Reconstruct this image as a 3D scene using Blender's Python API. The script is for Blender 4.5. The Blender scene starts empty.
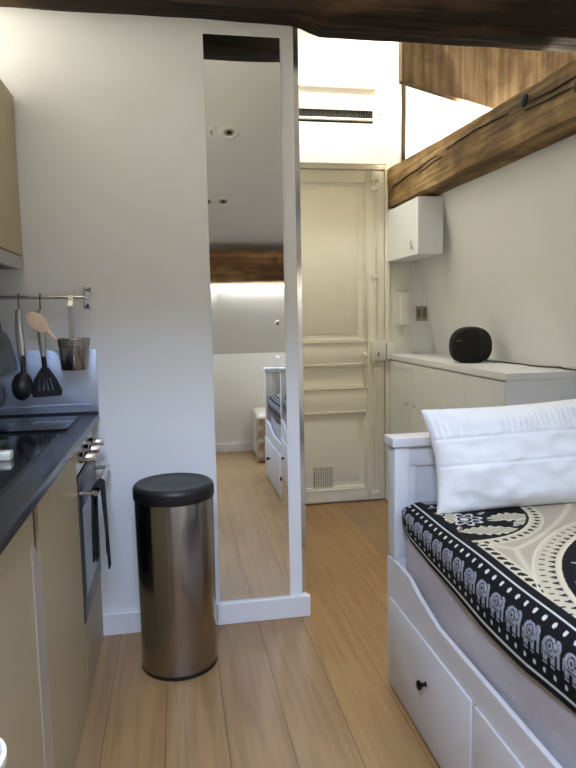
import bpy, bmesh, math, random
import numpy as np
from mathutils import Vector, Matrix
random.seed(7); np.random.seed(7)
C = bpy.context.scene.collection
R = math.radians
H = 1.21                      # camera height

# ------------------------------------------------------------------ materials
def lin(c):
    return tuple((v/12.92 if v <= .04045 else ((v+.055)/1.055)**2.4) for v in [x/255 for x in c]) + (1,)
def new_mat(name):
    m = bpy.data.materials.new(name); m.use_nodes = True
    nt = m.node_tree; return m, nt, nt.nodes['Principled BSDF']
def pbr(name, col, rough=.5, metal=0, bump=0, bscale=60, var=0, vscale=4, stretch=(1,1,1), spec=.5, sheen=0):
    m, nt, b = new_mat(name); c = lin(col)
    b.inputs['Base Color'].default_value = c; b.inputs['Roughness'].default_value = rough
    b.inputs['Metallic'].default_value = metal; b.inputs['Specular IOR Level'].default_value = spec
    if sheen: b.inputs['Sheen Weight'].default_value = sheen
    if bump or var:
        tc = nt.nodes.new('ShaderNodeTexCoord'); mp = nt.nodes.new('ShaderNodeMapping')
        mp.inputs['Scale'].default_value = stretch; nt.links.new(tc.outputs['Object'], mp.inputs['Vector'])
    if var:
        n = nt.nodes.new('ShaderNodeTexNoise'); n.inputs['Scale'].default_value = vscale; n.inputs['Detail'].default_value = 5
        nt.links.new(mp.outputs[0], n.inputs['Vector'])
        cr = nt.nodes.new('ShaderNodeValToRGB')
        cr.color_ramp.elements[0].position = .3; cr.color_ramp.elements[1].position = .7
        cr.color_ramp.elements[0].color = tuple(v*(1-var) for v in c[:3])+(1,)
        cr.color_ramp.elements[1].color = tuple(min(1, v*(1+var)) for v in c[:3])+(1,)
        nt.links.new(n.outputs['Fac'], cr.inputs[0]); nt.links.new(cr.outputs[0], b.inputs['Base Color'])
    if bump:
        n2 = nt.nodes.new('ShaderNodeTexNoise'); n2.inputs['Scale'].default_value = bscale; n2.inputs['Detail'].default_value = 4
        nt.links.new(mp.outputs[0], n2.inputs['Vector'])
        bp = nt.nodes.new('ShaderNodeBump'); bp.inputs['Strength'].default_value = bump; bp.inputs['Distance'].default_value = .01
        nt.links.new(n2.outputs['Fac'], bp.inputs['Height']); nt.links.new(bp.outputs[0], b.inputs['Normal'])
    return m
def wood(name, dark, mid, light, axis, scale=1.0, rough=.75, crack=True, bump=.6, cross=7.0):
    """old timber, grain running along the given axis (0 x, 1 y, 2 z)"""
    m, nt, b = new_mat(name)
    N, L = nt.nodes.new, nt.links.new
    tc = N('ShaderNodeTexCoord')
    def noise(sc_long, sc_cross, detail=6, dist=0.0):
        mp = N('ShaderNodeMapping'); s = [sc_cross*scale]*3; s[axis] = sc_long*scale
        mp.inputs['Scale'].default_value = s; L(tc.outputs['Object'], mp.inputs['Vector'])
        n = N('ShaderNodeTexNoise'); n.inputs['Scale'].default_value = 1; n.inputs['Detail'].default_value = detail
        n.inputs['Distortion'].default_value = dist; L(mp.outputs[0], n.inputs['Vector']); return n
    n1 = noise(1.6, cross, 7, .25); n2 = noise(1.5, 45, 4, .1); n3 = noise(6, 10, 5, .5)
    cr = N('ShaderNodeValToRGB'); e = cr.color_ramp.elements
    e[0].position = .32; e[0].color = lin(dark); e[1].position = .72; e[1].color = lin(light)
    k = e.new(.52); k.color = lin(mid)
    L(n1.outputs['Fac'], cr.inputs[0])
    mx = N('ShaderNodeMix'); mx.data_type = 'RGBA'; mx.blend_type = 'MULTIPLY'; mx.inputs[0].default_value = .55
    cr2 = N('ShaderNodeValToRGB'); cr2.color_ramp.elements[0].position = .35; cr2.color_ramp.elements[1].position = .62
    cr2.color_ramp.elements[0].color = (.35,.3,.25,1); cr2.color_ramp.elements[1].color = (1,1,1,1)
    L(n2.outputs['Fac'], cr2.inputs[0]); L(cr.outputs[0], mx.inputs[6]); L(cr2.outputs[0], mx.inputs[7])
    mx2 = N('ShaderNodeMix'); mx2.data_type = 'RGBA'; mx2.blend_type = 'MULTIPLY'; mx2.inputs[0].default_value = .6
    cr3 = N('ShaderNodeValToRGB'); cr3.color_ramp.elements[0].position = .38; cr3.color_ramp.elements[1].position = .56
    cr3.color_ramp.elements[0].color = (.4,.33,.28,1); cr3.color_ramp.elements[1].color = (1,1,1,1)
    L(n3.outputs['Fac'], cr3.inputs[0]); L(mx.outputs[2], mx2.inputs[6]); L(cr3.outputs[0], mx2.inputs[7])
    L(mx2.outputs[2], b.inputs['Base Color']); b.inputs['Roughness'].default_value = rough
    b.inputs['Specular IOR Level'].default_value = .25
    ad = N('ShaderNodeMath'); ad.operation = 'ADD'; L(n2.outputs['Fac'], ad.inputs[0]); L(n3.outputs['Fac'], ad.inputs[1])
    bp = N('ShaderNodeBump'); bp.inputs['Strength'].default_value = bump; bp.inputs['Distance'].default_value = .012
    L(ad.outputs[0], bp.inputs['Height']); L(bp.outputs[0], b.inputs['Normal'])
    return m
def emission(name, col, strength):
    m, nt, b = new_mat(name); b.inputs['Base Color'].default_value = lin(col)
    b.inputs['Emission Color'].default_value = lin(col); b.inputs['Emission Strength'].default_value = strength
    return m
def floor_mat():
    m, nt, b = new_mat('oak_planks'); N, L = nt.nodes.new, nt.links.new
    tc = N('ShaderNodeTexCoord'); sp = N('ShaderNodeSeparateXYZ'); L(tc.outputs['Object'], sp.inputs[0])
    ax = N('ShaderNodeMath'); ax.operation = 'ADD'; ax.inputs[1].default_value = -.109 + .177*20; L(sp.outputs[0], ax.inputs[0])
    ay = N('ShaderNodeMath'); ay.operation = 'ADD'; ay.inputs[1].default_value = 14.0; L(sp.outputs[1], ay.inputs[0])
    cb = N('ShaderNodeCombineXYZ'); L(ay.outputs[0], cb.inputs[0]); L(ax.outputs[0], cb.inputs[1])
    br = N('ShaderNodeTexBrick'); br.inputs['Scale'].default_value = 1; br.inputs['Brick Width'].default_value = 9.0
    br.inputs['Row Height'].default_value = .177; br.inputs['Mortar Size'].default_value = .0013; br.inputs['Mortar Smooth'].default_value = .1
    br.offset = .37; br.offset_frequency = 2; br.inputs['Bias'].default_value = 0
    br.inputs['Color1'].default_value = lin((168,133,87)); br.inputs['Color2'].default_value = lin((154,124,90)); br.inputs['Mortar'].default_value = lin((104,78,50))
    L(cb.outputs[0], br.inputs['Vector'])
    mp = N('ShaderNodeMapping'); mp.inputs['Scale'].default_value = (26, 1.3, 1); L(tc.outputs['Object'], mp.inputs['Vector'])
    n = N('ShaderNodeTexNoise'); n.inputs['Scale'].default_value = 1.4; n.inputs['Detail'].default_value = 7; n.inputs['Distortion'].default_value = .9
    L(mp.outputs[0], n.inputs['Vector'])
    cr = N('ShaderNodeValToRGB'); cr.color_ramp.elements[0].position = .33; cr.color_ramp.elements[1].position = .62
    cr.color_ramp.elements[0].color = (.74,.71,.66,1); cr.color_ramp.elements[1].color = (1.0,1.0,1.0,1)
    L(n.outputs['Fac'], cr.inputs[0])
    n4 = N('ShaderNodeTexNoise'); n4.inputs['Scale'].default_value = 1.7; n4.inputs['Detail'].default_value = 3; L(tc.outputs['Object'], n4.inputs['Vector'])
    cr4 = N('ShaderNodeValToRGB'); cr4.color_ramp.elements[0].position = .35; cr4.color_ramp.elements[1].position = .65
    cr4.color_ramp.elements[0].color = (.86,.84,.82,1); cr4.color_ramp.elements[1].color = (1,1,1,1); L(n4.outputs['Fac'], cr4.inputs[0])
    mx = N('ShaderNodeMix'); mx.data_type = 'RGBA'; mx.blend_type = 'MULTIPLY'; mx.inputs[0].default_value = .8
    L(br.outputs['Color'], mx.inputs[6]); L(cr.outputs[0], mx.inputs[7])
    mx2 = N('ShaderNodeMix'); mx2.data_type = 'RGBA'; mx2.blend_type = 'MULTIPLY'; mx2.inputs[0].default_value = 1
    L(mx.outputs[2], mx2.inputs[6]); L(cr4.outputs[0], mx2.inputs[7])
    L(mx2.outputs[2], b.inputs['Base Color']); b.inputs['Roughness'].default_value = .36; b.inputs['Specular IOR Level'].default_value = .45
    bp = N('ShaderNodeBump'); bp.inputs['Strength'].default_value = .25; bp.inputs['Distance'].default_value = .004
    sb = N('ShaderNodeMath'); sb.operation = 'SUBTRACT'; sb.inputs[0].default_value = 1; L(br.outputs['Fac'], sb.inputs[1])
    L(sb.outputs[0], bp.inputs['Height']); L(bp.outputs[0], b.inputs['Normal'])
    return m
def attr_mat(name, rough=.9):
    m, nt, b = new_mat(name); a = nt.nodes.new('ShaderNodeAttribute'); a.attribute_name = 'print'
    nt.links.new(a.outputs['Color'], b.inputs['Base Color']); b.inputs['Roughness'].default_value = rough
    b.inputs['Specular IOR Level'].default_value = .15
    tc = nt.nodes.new('ShaderNodeTexCoord'); n = nt.nodes.new('ShaderNodeTexNoise'); n.inputs['Scale'].default_value = 350
    nt.links.new(tc.outputs['Object'], n.inputs['Vector'])
    bp = nt.nodes.new('ShaderNodeBump'); bp.inputs['Strength'].default_value = .25; bp.inputs['Distance'].default_value = .002
    nt.links.new(n.outputs['Fac'], bp.inputs['Height']); nt.links.new(bp.outputs[0], b.inputs['Normal'])
    return m
def dots_mat(name, base, hole, pitch):
    m, nt, b = new_mat(name); N, L = nt.nodes.new, nt.links.new
    tc = N('ShaderNodeTexCoord'); mp = N('ShaderNodeMapping'); mp.inputs['Scale'].default_value = (1/pitch,)*3
    L(tc.outputs['Object'], mp.inputs['Vector'])
    fr = N('ShaderNodeVectorMath'); fr.operation = 'FRACTION'; L(mp.outputs[0], fr.inputs[0])
    su = N('ShaderNodeVectorMath'); su.operation = 'SUBTRACT'; su.inputs[1].default_value = (.5,.5,.5); L(fr.outputs[0], su.inputs[0])
    mu = N('ShaderNodeVectorMath'); mu.operation = 'MULTIPLY'; mu.inputs[1].default_value = (1,0,1); L(su.outputs[0], mu.inputs[0])
    ln = N('ShaderNodeVectorMath'); ln.operation = 'LENGTH'; L(mu.outputs[0], ln.inputs[0])
    lt = N('ShaderNodeMath'); lt.operation = 'LESS_THAN'; lt.inputs[1].default_value = .3; L(ln.outputs['Value'], lt.inputs[0])
    mx = N('ShaderNodeMix'); mx.data_type = 'RGBA'; mx.inputs[6].default_value = lin(base); mx.inputs[7].default_value = lin(hole)
    L(lt.outputs[0], mx.inputs[0]); L(mx.outputs[2], b.inputs['Base Color']); b.inputs['Roughness'].default_value = .5
    return m
def pane_mat():
    m, nt, b = new_mat('window_glass'); N, L = nt.nodes.new, nt.links.new
    t = N('ShaderNodeBsdfTransparent'); g = N('ShaderNodeBsdfGlossy'); g.inputs['Roughness'].default_value = .02
    f = N('ShaderNodeFresnel'); f.inputs['IOR'].default_value = 1.45; mx = N('ShaderNodeMixShader')
    L(f.outputs[0], mx.inputs[0]); L(t.outputs[0], mx.inputs[1]); L(g.outputs[0], mx.inputs[2])
    L(mx.outputs[0], nt.nodes['Material Output'].inputs['Surface']); return m
def brushed(name, col, rough, axis, aniso=.6):
    m = pbr(name, col, rough, 1.0); nt = m.node_tree; b = nt.nodes['Principled BSDF']; N, L = nt.nodes.new, nt.links.new
    tc = N('ShaderNodeTexCoord'); mp = N('ShaderNodeMapping'); s = [260]*3; s[axis] = 4; mp.inputs['Scale'].default_value = s
    L(tc.outputs['Object'], mp.inputs['Vector']); n = N('ShaderNodeTexNoise'); n.inputs['Scale'].default_value = 1; L(mp.outputs[0], n.inputs['Vector'])
    mr = N('ShaderNodeMapRange'); mr.inputs[3].default_value = rough-.06; mr.inputs[4].default_value = rough+.08
    L(n.outputs['Fac'], mr.inputs[0]); L(mr.outputs[0], b.inputs['Roughness'])
    bp = N('ShaderNodeBump'); bp.inputs['Strength'].default_value = .05; bp.inputs['Distance'].default_value = .002
    L(n.outputs['Fac'], bp.inputs['Height']); L(bp.outputs[0], b.inputs['Normal'])
    return m

def satin(name, col, rough):
    m = pbr(name, col, rough, 1.0, var=.015, vscale=6); nt = m.node_tree; b = nt.nodes['Principled BSDF']
    t = nt.nodes.new('ShaderNodeTangent'); t.direction_type = 'RADIAL'; t.axis = 'Z'
    nt.links.new(t.outputs[0], b.inputs['Tangent']); b.inputs['Anisotropic'].default_value = .75; b.inputs['Anisotropic Rotation'].default_value = .25
    return m
M = {}
M['wall'] = pbr('wall_paint', (227,228,228), .75, bump=.06, bscale=45, var=.012, vscale=2)
M['ceil'] = pbr('ceiling_paint', (226,225,221), .8, bump=.05, bscale=40)
M['white'] = pbr('white_lacquer', (220,223,226), .38, var=.008, vscale=3)
M['bedwhite'] = pbr('white_bed_paint', (210,209,211), .42, bump=.03, bscale=80)
M['doorpaint'] = pbr('door_paint', (227,223,206), .45, bump=.03, bscale=22, var=.015, vscale=5)
M['casing'] = pbr('casing_paint', (220,217,208), .5, bump=.08, bscale=30)
M['metalwhite'] = pbr('painted_metal', (220,217,206), .35)
M['skirt'] = pbr('skirting_paint', (228,228,230), .45)
M['floor'] = floor_mat()
M['beam'] = wood('oak_beam', (88,69,44), (142,115,75), (180,153,110), 1, 1.0, cross=11)
M['beamdark'] = wood('dark_old_beam', (17,12,8), (42,29,19), (100,74,50), 0, .9, rough=.8)
M['beamback'] = wood('reddish_rough_beam', (72,48,28), (136,96,60), (170,128,86), 0, 1.0, cross=9)
M['board'] = wood('sawn_board', (104,86,64), (132,110,82), (154,132,102), 2, 1.0, cross=20, bump=.2)
M['front'] = pbr('taupe_front', (168,155,126), .5, bump=.04, bscale=120, var=.02, vscale=8)
M['frontgrey'] = pbr('taupe_carcass', (128,122,106), .6, bump=.03)
M['alu'] = pbr('aluminium', (196,188,182), .45, .55, var=.02)
M['darkgap'] = pbr('shadow_brown_edge', (66,50,38), .7, bump=.05)
M['worktop'] = pbr('charcoal_worktop', (24,27,33), .24, bump=.02, bscale=200, var=.06, vscale=60)
M['blackglass'] = pbr('black_glass', (10,11,14), .06, spec=.8, var=.02)
M['blackgloss'] = pbr('black_composite', (14,14,16), .12, spec=.6, var=.05, vscale=40)
M['steel'] = brushed('brushed_steel', (196,194,190), .3, 0)
M['steelv'] = satin('satin_steel_bin', (154,149,144), .17)
M['splash'] = pbr('steel_splashback', (188,199,218), .42, 1.0, var=.02)  # slight blue tint stands in for the blue daylight reflected in the steel
M['chrome'] = pbr('chrome', (215,213,210), .14, 1.0, var=.01)
M['blackplastic'] = pbr('black_plastic', (20,20,22), .42, bump=.05, bscale=200)
M['blackmesh'] = pbr('speaker_fabric', (16,16,17), .85, bump=.5, bscale=500)
M['rubber'] = pbr('black_cord', (18,17,17), .6, var=.05)
M['greyfab'] = pbr('grey_quilted_cotton', (104,106,104), .95, bump=.4, bscale=160, var=.1, vscale=30)
M['towel'] = pbr('black_towel', (24,25,28), .95, bump=.6, bscale=400, var=.1, vscale=60)
M['beech'] = pbr('pale_beech', (234,204,174), .6, bump=.1, bscale=20, var=.08, vscale=30, stretch=(1,6,1))
M['ovenglass'] = pbr('oven_glass', (64,64,62), .3, spec=.35, var=.02)
M['sheet'] = pbr('sheet_cotton', (186,179,183), .95, bump=.3, bscale=60, var=.06, vscale=10)
M['pillow'] = pbr('pillow_cotton', (228,227,224), .95, bump=.1, bscale=160, sheen=.1)
M['ottocream'] = pbr('cream_leather', (214,206,194), .6, bump=.1, bscale=90)
M['ottobeige'] = pbr('beige_quilt', (178,156,130), .9, bump=.5, bscale=50, var=.08, vscale=30)
M['bronze'] = pbr('dark_bronze', (36,33,30), .35, .8, var=.05)
M['grille'] = dots_mat('perforated_vent', (206,200,184), (60,56,50), .0145)
M['blackslot'] = pbr('black_slot', (24,22,20), .7, var=.1)
M['plasticwhite'] = pbr('white_plastic', (226,224,216), .4, var=.01)
M['greyplate'] = pbr('grey_switch_plate', (150,144,128), .4, var=.02)
M['greyrocker'] = pbr('grey_switch_rocker', (112,104,86), .4, var=.02)
M['spotglass'] = pbr('spot_lens', (168,164,154), .2, var=.05)
M['crackdark'] = pbr('crack_shadow_wood', (38,27,17), .95, var=.1, vscale=30)
M['hooksteel'] = pbr('dull_hook_steel', (120,118,116), .35, 1.0, var=.02)
M['led'] = emission('led_tape', (255,226,176), 2.0)
M['pane'] = pane_mat()
M['mirror'] = pbr('mirror_silver', (240,243,240), .0, 1.0)
M['mirroredge'] = pbr('mirror_edge', (170,180,176), .2, .6, var=.02)
M['trimmetal'] = pbr('polished_corner_trim', (238,236,234), .16, 1.0, var=.01)
M['cover'] = attr_mat('printed_cotton')
M['crack'] = wood('dark_timber_edge', (34,21,12), (62,42,24), (90,62,38), 2, 1.0)

# ------------------------------------------------------------------ geometry helpers
def link(name, bm, m, parent=None, smooth=None):
    me = bpy.data.meshes.new(name); bm.normal_update(); bm.to_mesh(me); bm.free()
    for mm in (m if isinstance(m, (list, tuple)) else [m]): me.materials.append(mm)
    o = bpy.data.objects.new(name, me); C.objects.link(o)
    if smooth is not None:
        for p in me.polygons: p.use_smooth = True
        if smooth < 180: me.set_sharp_from_angle(angle=R(smooth))
    if parent is not None:
        o.parent = parent; o.matrix_parent_inverse = Matrix.Translation(parent.location).inverted()
    return o
def box(bm, x0, x1, y0, y1, z0, z1, bev=0, seg=2, mi=0):
    t = bmesh.new(); bmesh.ops.create_cube(t, size=1)
    for v in t.verts: v.co = Vector(((x0+x1)/2+v.co.x*(x1-x0), (y0+y1)/2+v.co.y*(y1-y0), (z0+z1)/2+v.co.z*(z1-z0)))
    if bev: bmesh.ops.bevel(t, geom=t.edges[:], offset=bev, segments=seg, affect='EDGES', profile=.5)
    return merge(bm, t, mi)
def merge(bm, t, mi=0, mat=None):
    vs = [bm.verts.new(mat @ v.co if mat else v.co) for v in t.verts]
    t.verts.index_update()
    for f in t.faces:
        try:
            nf = bm.faces.new([vs[v.index] for v in f.verts]); nf.material_index = mi; nf.smooth = f.smooth
        except ValueError: pass
    t.free(); return bm
def B(x0, x1, y0, y1, z0, z1, bev=0, seg=2):
    return box(bmesh.new(), x0, x1, y0, y1, z0, z1, bev, seg)
def prism(bm, pts, axis, a, b):
    """polygon pts in the two other axes (in xyz order) extruded along axis from a to b"""
    def mk(p, h):
        l = list(p); l.insert(axis, h); return bm.verts.new(l)
    A = [mk(p, a) for p in pts]; Bv = [mk(p, b) for p in pts]; n = len(pts)
    bm.faces.new(A); bm.faces.new(Bv[::-1])
    for i in range(n): bm.faces.new([A[i], Bv[i], Bv[(i+1) % n], A[(i+1) % n]][::-1])
    bmesh.ops.recalc_face_normals(bm, faces=bm.faces[:]); return bm
def tube(bm, pts, r, n=10, caps=True):
    pts = [Vector(p) for p in pts]; rs = r if isinstance(r, (list, tuple)) else [r]*len(pts)
    rings = []; up = None
    for i, p in enumerate(pts):
        d = (pts[min(i+1, len(pts)-1)] - pts[max(i-1, 0)]).normalized()
        if up is None:
            up = Vector((0,0,1)) if abs(d.z) < .9 else Vector((1,0,0))
        s = d.cross(up).normalized(); up = s.cross(d).normalized()
        rings.append([bm.verts.new(p + (s*math.cos(2*math.pi*k/n) + up*math.sin(2*math.pi*k/n))*rs[i]) for k in range(n)])
    for a, b in zip(rings, rings[1:]):
        for k in range(n): bm.faces.new([a[k], a[(k+1) % n], b[(k+1) % n], b[k]])
    if caps: bm.faces.new(rings[0][::-1]); bm.faces.new(rings[-1])
    bmesh.ops.recalc_face_normals(bm, faces=bm.faces[:]); return bm
def lathe(bm, prof, c, n=48, axis=2, mi=0):
    """prof: (radius, height) pairs about an axis through c"""
    c = Vector(c); rings = []
    for r, h in prof:
        ring = []
        if r < 1e-6:
            v = [0,0,0]; v[axis] = h; ring = [bm.verts.new(c+Vector(v))]
        else:
            for k in range(n):
                a = 2*math.pi*k/n; v = [0,0,0]; v[(axis+1)%3] = r*math.cos(a); v[(axis+2)%3] = r*math.sin(a); v[axis] = h
                ring.append(bm.verts.new(c+Vector(v)))
        rings.append(ring)
    for a, b in zip(rings, rings[1:]):
        for k in range(n):
            k2 = (k+1) % n
            if len(a) == 1 and len(b) == 1: continue
            if len(a) == 1: bm.faces.new([a[0], b[k], b[k2]])
            elif len(b) == 1: bm.faces.new([a[k], a[k2], b[0]])
            else: bm.faces.new([a[k], a[k2], b[k2], b[k]])
    bmesh.ops.recalc_face_normals(bm, faces=bm.faces[:]); return bm
def tag(o, label, cat, group=None):
    o['label'] = label; o['category'] = cat; o['kind'] = 'thing'
    if group: o['group'] = group
    return o
def thing(name, label, cat, loc, group=None):
    o = bpy.data.objects.new(name, None); o.location = loc; o.empty_display_size = .05; C.objects.link(o)
    return tag(o, label, cat, group)
def struct(name, bm, m, smooth=None, label=None, cat=None):
    o = link(name, bm, m, None, smooth); o['kind'] = 'structure'
    if label: o['label'] = label; o['category'] = cat
    return o
def spline(pts, n):
    """Catmull-Rom through pts"""
    P = [Vector(p) for p in pts]; P = [2*P[0]-P[1]] + P + [2*P[-1]-P[-2]]; out = []
    for i in range(1, len(P)-2):
        for k in range(n):
            t = k/n; a, b, c, d = P[i-1:i+3]
            out.append(.5*((2*b)+(c-a)*t+(2*a-5*b+4*c-d)*t*t+(3*b-a-3*c+d)*t**3))
    out.append(P[-2]); return out
def timber(x0, x1, y0, y1, z0, z1, axis, seg=40, amp=.006, cuts=6, shape=None, seed=0):
    """hewn beam: a subdivided box with uneven faces"""
    from mathutils import noise
    t = bmesh.new(); n = [cuts]*3; n[axis] = seg
    lo = (x0,y0,z0); hi = (x1,y1,z1); grid = {}
    def vert(i,j,k):
        if (i,j,k) not in grid: grid[(i,j,k)] = t.verts.new([lo[a]+(hi[a]-lo[a])*q/n[a] for a, q in enumerate((i,j,k))])
        return grid[(i,j,k)]
    for ax in range(3):
        a1, a2 = (ax+1) % 3, (ax+2) % 3
        for side in (0, n[ax]):
            for p in range(n[a1]):
                for q in range(n[a2]):
                    idx = []
                    for dp, dq in ((0,0),(1,0),(1,1),(0,1)):
                        v = [0,0,0]; v[ax] = side; v[a1] = p+dp; v[a2] = q+dq; idx.append(vert(*v))
                    t.faces.new(idx if side else idx[::-1])
    c = Vector([(lo[a]+hi[a])/2 for a in range(3)])
    for v in t.verts:
        p = v.co.copy(); s = Vector((9,9,9)); s[axis] = 2.2
        q = Vector([p[a]*s[a]+seed*3.1 for a in range(3)])
        d = noise.noise_vector(q)*amp + noise.noise_vector(q*3)*amp*.45
        d[axis] = 0; v.co += d
        # soften the long arrises
        e = [min(abs(p[a]-lo[a]), abs(hi[a]-p[a])) if a != axis else 9 for a in range(3)]
        if sum(1 for a in e if a < 1e-5) >= 2:
            w = (c-p); w[axis] = 0; v.co += w.normalized()*(.003+.004*noise.noise(q*2))
        if shape: v.co = shape(v.co)
    bmesh.ops.recalc_face_normals(t, faces=t.faces[:]); return t

# ------------------------------------------------------------------ the setting
YE, YD = 2.43, 3.91           # kitchen end wall, front-door wall
XL, XR = -.90, 2.20
CEIL = 2.95
struct('floor', B(XL-.1, XR+.1, -.95, YD+.15, -.06, 0), M['floor'])
struct('wall_end', B(XL-.1, .490, YE, YD+.1, 0, CEIL), M['wall'])          # block of the bathroom, its face carries the mirror
struct('wall_left', B(XL-.1, XL, -.95, YE, 0, CEIL), M['wall'])
struct('wall_door', B(.49, XR+.1, YD, YD+.1, 0, CEIL), M['wall'])
struct('wall_outer', B(XR, XR+.1, -.95, YD, 0, CEIL), M['wall'])
bm = bmesh.new()                                                          # leaning attic wall on the right, with the ledge behind the beam
xw = lambda z: 1.68-(z-.955)*.226
prism(bm, [(xw(0),0),(xw(1.89),1.89),(XR,1.89),(XR,0)], 1, -.9, YD)
struct('wall_right', bm, M['wall'])
# back: knee wall, steep slope; sloping ceiling with a roof window
bm = bmesh.new()
box(bm, XL-.1, XR+.1, -.95, -.815, 0, .885)
prism(bm, [(-.815,.885),(-.50,1.60),(-.62,1.70),(-.95,.885)], 0, XL-.1, XR+.1)
struct('wall_back', bm, M['wall'])
WINS = ((-.30, .18), (.88, 1.31)); WY0, WY1 = -.34, .40
zs = lambda y: 1.745+.44*(y+.54)
yt = -.54+(CEIL-1.745)/.44
bm = bmesh.new(); TH = .16
def slab(bm, xa, xb, ya, yb, o0, o1): prism(bm, [(ya,zs(ya)+o0),(yb,zs(yb)+o0),(yb,zs(yb)+o1),(ya,zs(ya)+o1)], 0, xa, xb)
xs_ = [XL-.1, WINS[0][0], WINS[0][1], WINS[1][0], WINS[1][1], XR+.1]
for k, (a, b) in enumerate(zip(xs_, xs_[1:])):
    if k % 2 == 0: slab(bm, a, b, -.66, yt, 0, TH)
    else: slab(bm, a, b, -.66, WY0, 0, TH); slab(bm, a, b, WY1, yt, 0, TH)
box(bm, XL-.1, XR+.1, yt-.01, YD+.1, CEIL, CEIL+.1)
struct('ceiling', bm, M['ceil'])
w = .04
for k, (a, b) in enumerate(WINS):
    win = bpy.data.objects.new('window_%d' % (k+1), None); win.location = ((a+b)/2, (WY0+WY1)/2, zs((WY0+WY1)/2)+.1); C.objects.link(win); win['kind'] = 'structure'
    bm = bmesh.new()
    slab(bm, a, a+w, WY0, WY1, .06, .15); slab(bm, b-w, b, WY0, WY1, .06, .15)
    slab(bm, a+w, b-w, WY0, WY0+w, .06, .15); slab(bm, a+w, b-w, WY1-w, WY1, .06, .15)
    link('window_frame', bm, M['white'], win)
    bm = bmesh.new(); slab(bm, a+w, b-w, WY0+w, WY1-w, .10, .104)
    link('window_pane', bm, M['pane'], win)
# skirtings
struct('baseboard_end', B(-.312, .127, YE-.014, YE, 0, .083, .002), M['skirt'])
struct('baseboard_column', B(.127, .502, YE-.022, YE, 0, .085, .002), M['skirt'])
struct('baseboard_back', B(.28, 1.80, -.815, -.800, 0, .075, .002), M['skirt'])
struct('trim_2', B(.473, .4915, YE-.003, YE+.03, .085, 2.5), M['trimmetal'])   # polished metal strip on the column's corner

# beams
def sh(co):
    d = co.copy()
    t = min(1, max(0, (co.x-.44)/.12)); t = t*t*(3-2*t)
    if co.z < 2.36: d.z -= .034*t
    return d
struct('ceiling_beam', timber(XL, XR, 2.20, 2.315, 2.225, 2.50, 0, 90, .006, 6, sh, 1), M['beamdark'], 50,
       'dark old timber beam crossing the top of the room in front of the mirror', 'beam')
def sh2(co):
    d = co.copy(); t = (co.y-2.0)/1.9
    ztop = 2.035+.07*t; zbot = 1.852+.016*t
    f = (co.z-1.85)/(.20); d.z = zbot+(ztop-zbot)*f; return d
ob = struct('ceiling_beam', timber(1.337, 1.495, -.34, YD-.005, 1.85, 2.05, 1, 90, .005, 6, sh2, 5), M['beam'], 50,
       'light brown hewn beam running along the right wall above the speaker', 'beam')
for (yy, zz) in ((2.305,2.006), (1.97,1.945)):
    k = link('bolt', lathe(bmesh.new(), [(0,.010),(.014,.010),(.023,.004),(.026,-.012),(0,-.012)], (1.337,yy,zz), 16, 0), M['blackslot'], ob, 40)
    for v in k.data.vertices: v.co.x = 1.337-(v.co.x-1.337)
for pts_, r0 in (([(3.79,1.973),(3.57,1.986),(3.34,1.991),(3.25,1.999),(3.10,1.999)],.006),([(3.36,1.962),(3.2,1.975),(3.05,1.981)],.005),([(3.0,2.003),(2.75,2.008),(2.57,2.002),(2.42,1.994)],.005),([(2.27,1.987),(2.075,1.979),(1.85,1.974)],.005),([(2.30,1.965),(2.1,1.955),(1.95,1.946)],.004)):
    sp_ = spline([(1.3345,y,z) for y,z in pts_], 6); n__ = len(sp_)
    sp_ = [p+Vector((0,0,.0012*math.sin(7.3*k))) for k,p in enumerate(sp_)]
    link('crack', tube(bmesh.new(), sp_, [r0*.3+r0*.7*math.sin(math.pi*k/(n__-1))**.6*(.7+.3*math.sin(3.1*k)) for k in range(n__)], 6), M['crackdark'], ob, 80)
struct('ceiling_beam', timber(.275, XR, -.56, -.34, 1.50, 1.745, 0, 60, .012, 6, None, 9), M['beamback'], 50,
       'rough reddish beam seen in the mirror across the back of the room', 'beam')
# slanting sawn board above the right beam
bm = bmesh.new()
Yb = 3.0; pts = [(1.109,2.314),(1.544,2.208),(1.93,2.114),(2.19,2.05),(2.19,2.80),(1.109,2.80)]
prism(bm, pts, 1, Yb, Yb+.05)
struct('trim_3', bm, M['board'], label='sawn brown board panel above the right-hand beam with a slanting lower edge', cat='timber panel')
# boarding and the dark upright by the door wall, high up on the right
struct('trim_4', timber(1.440, 1.465, YD-.02, YD, 2.05, 2.95, 2, 24, .003, 3, None, 3), M['crack'], 40)
bm = bmesh.new(); box(bm, 1.466, 1.668, YD-.012, YD, 1.9, 2.95, .003); box(bm, 1.672, 1.86, YD-.012, YD, 1.9, 2.95, .003); box(bm, 1.864, 2.19, YD-.012, YD, 1.9, 2.95, .003)
struct('trim_5', bm, M['wall'])

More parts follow.
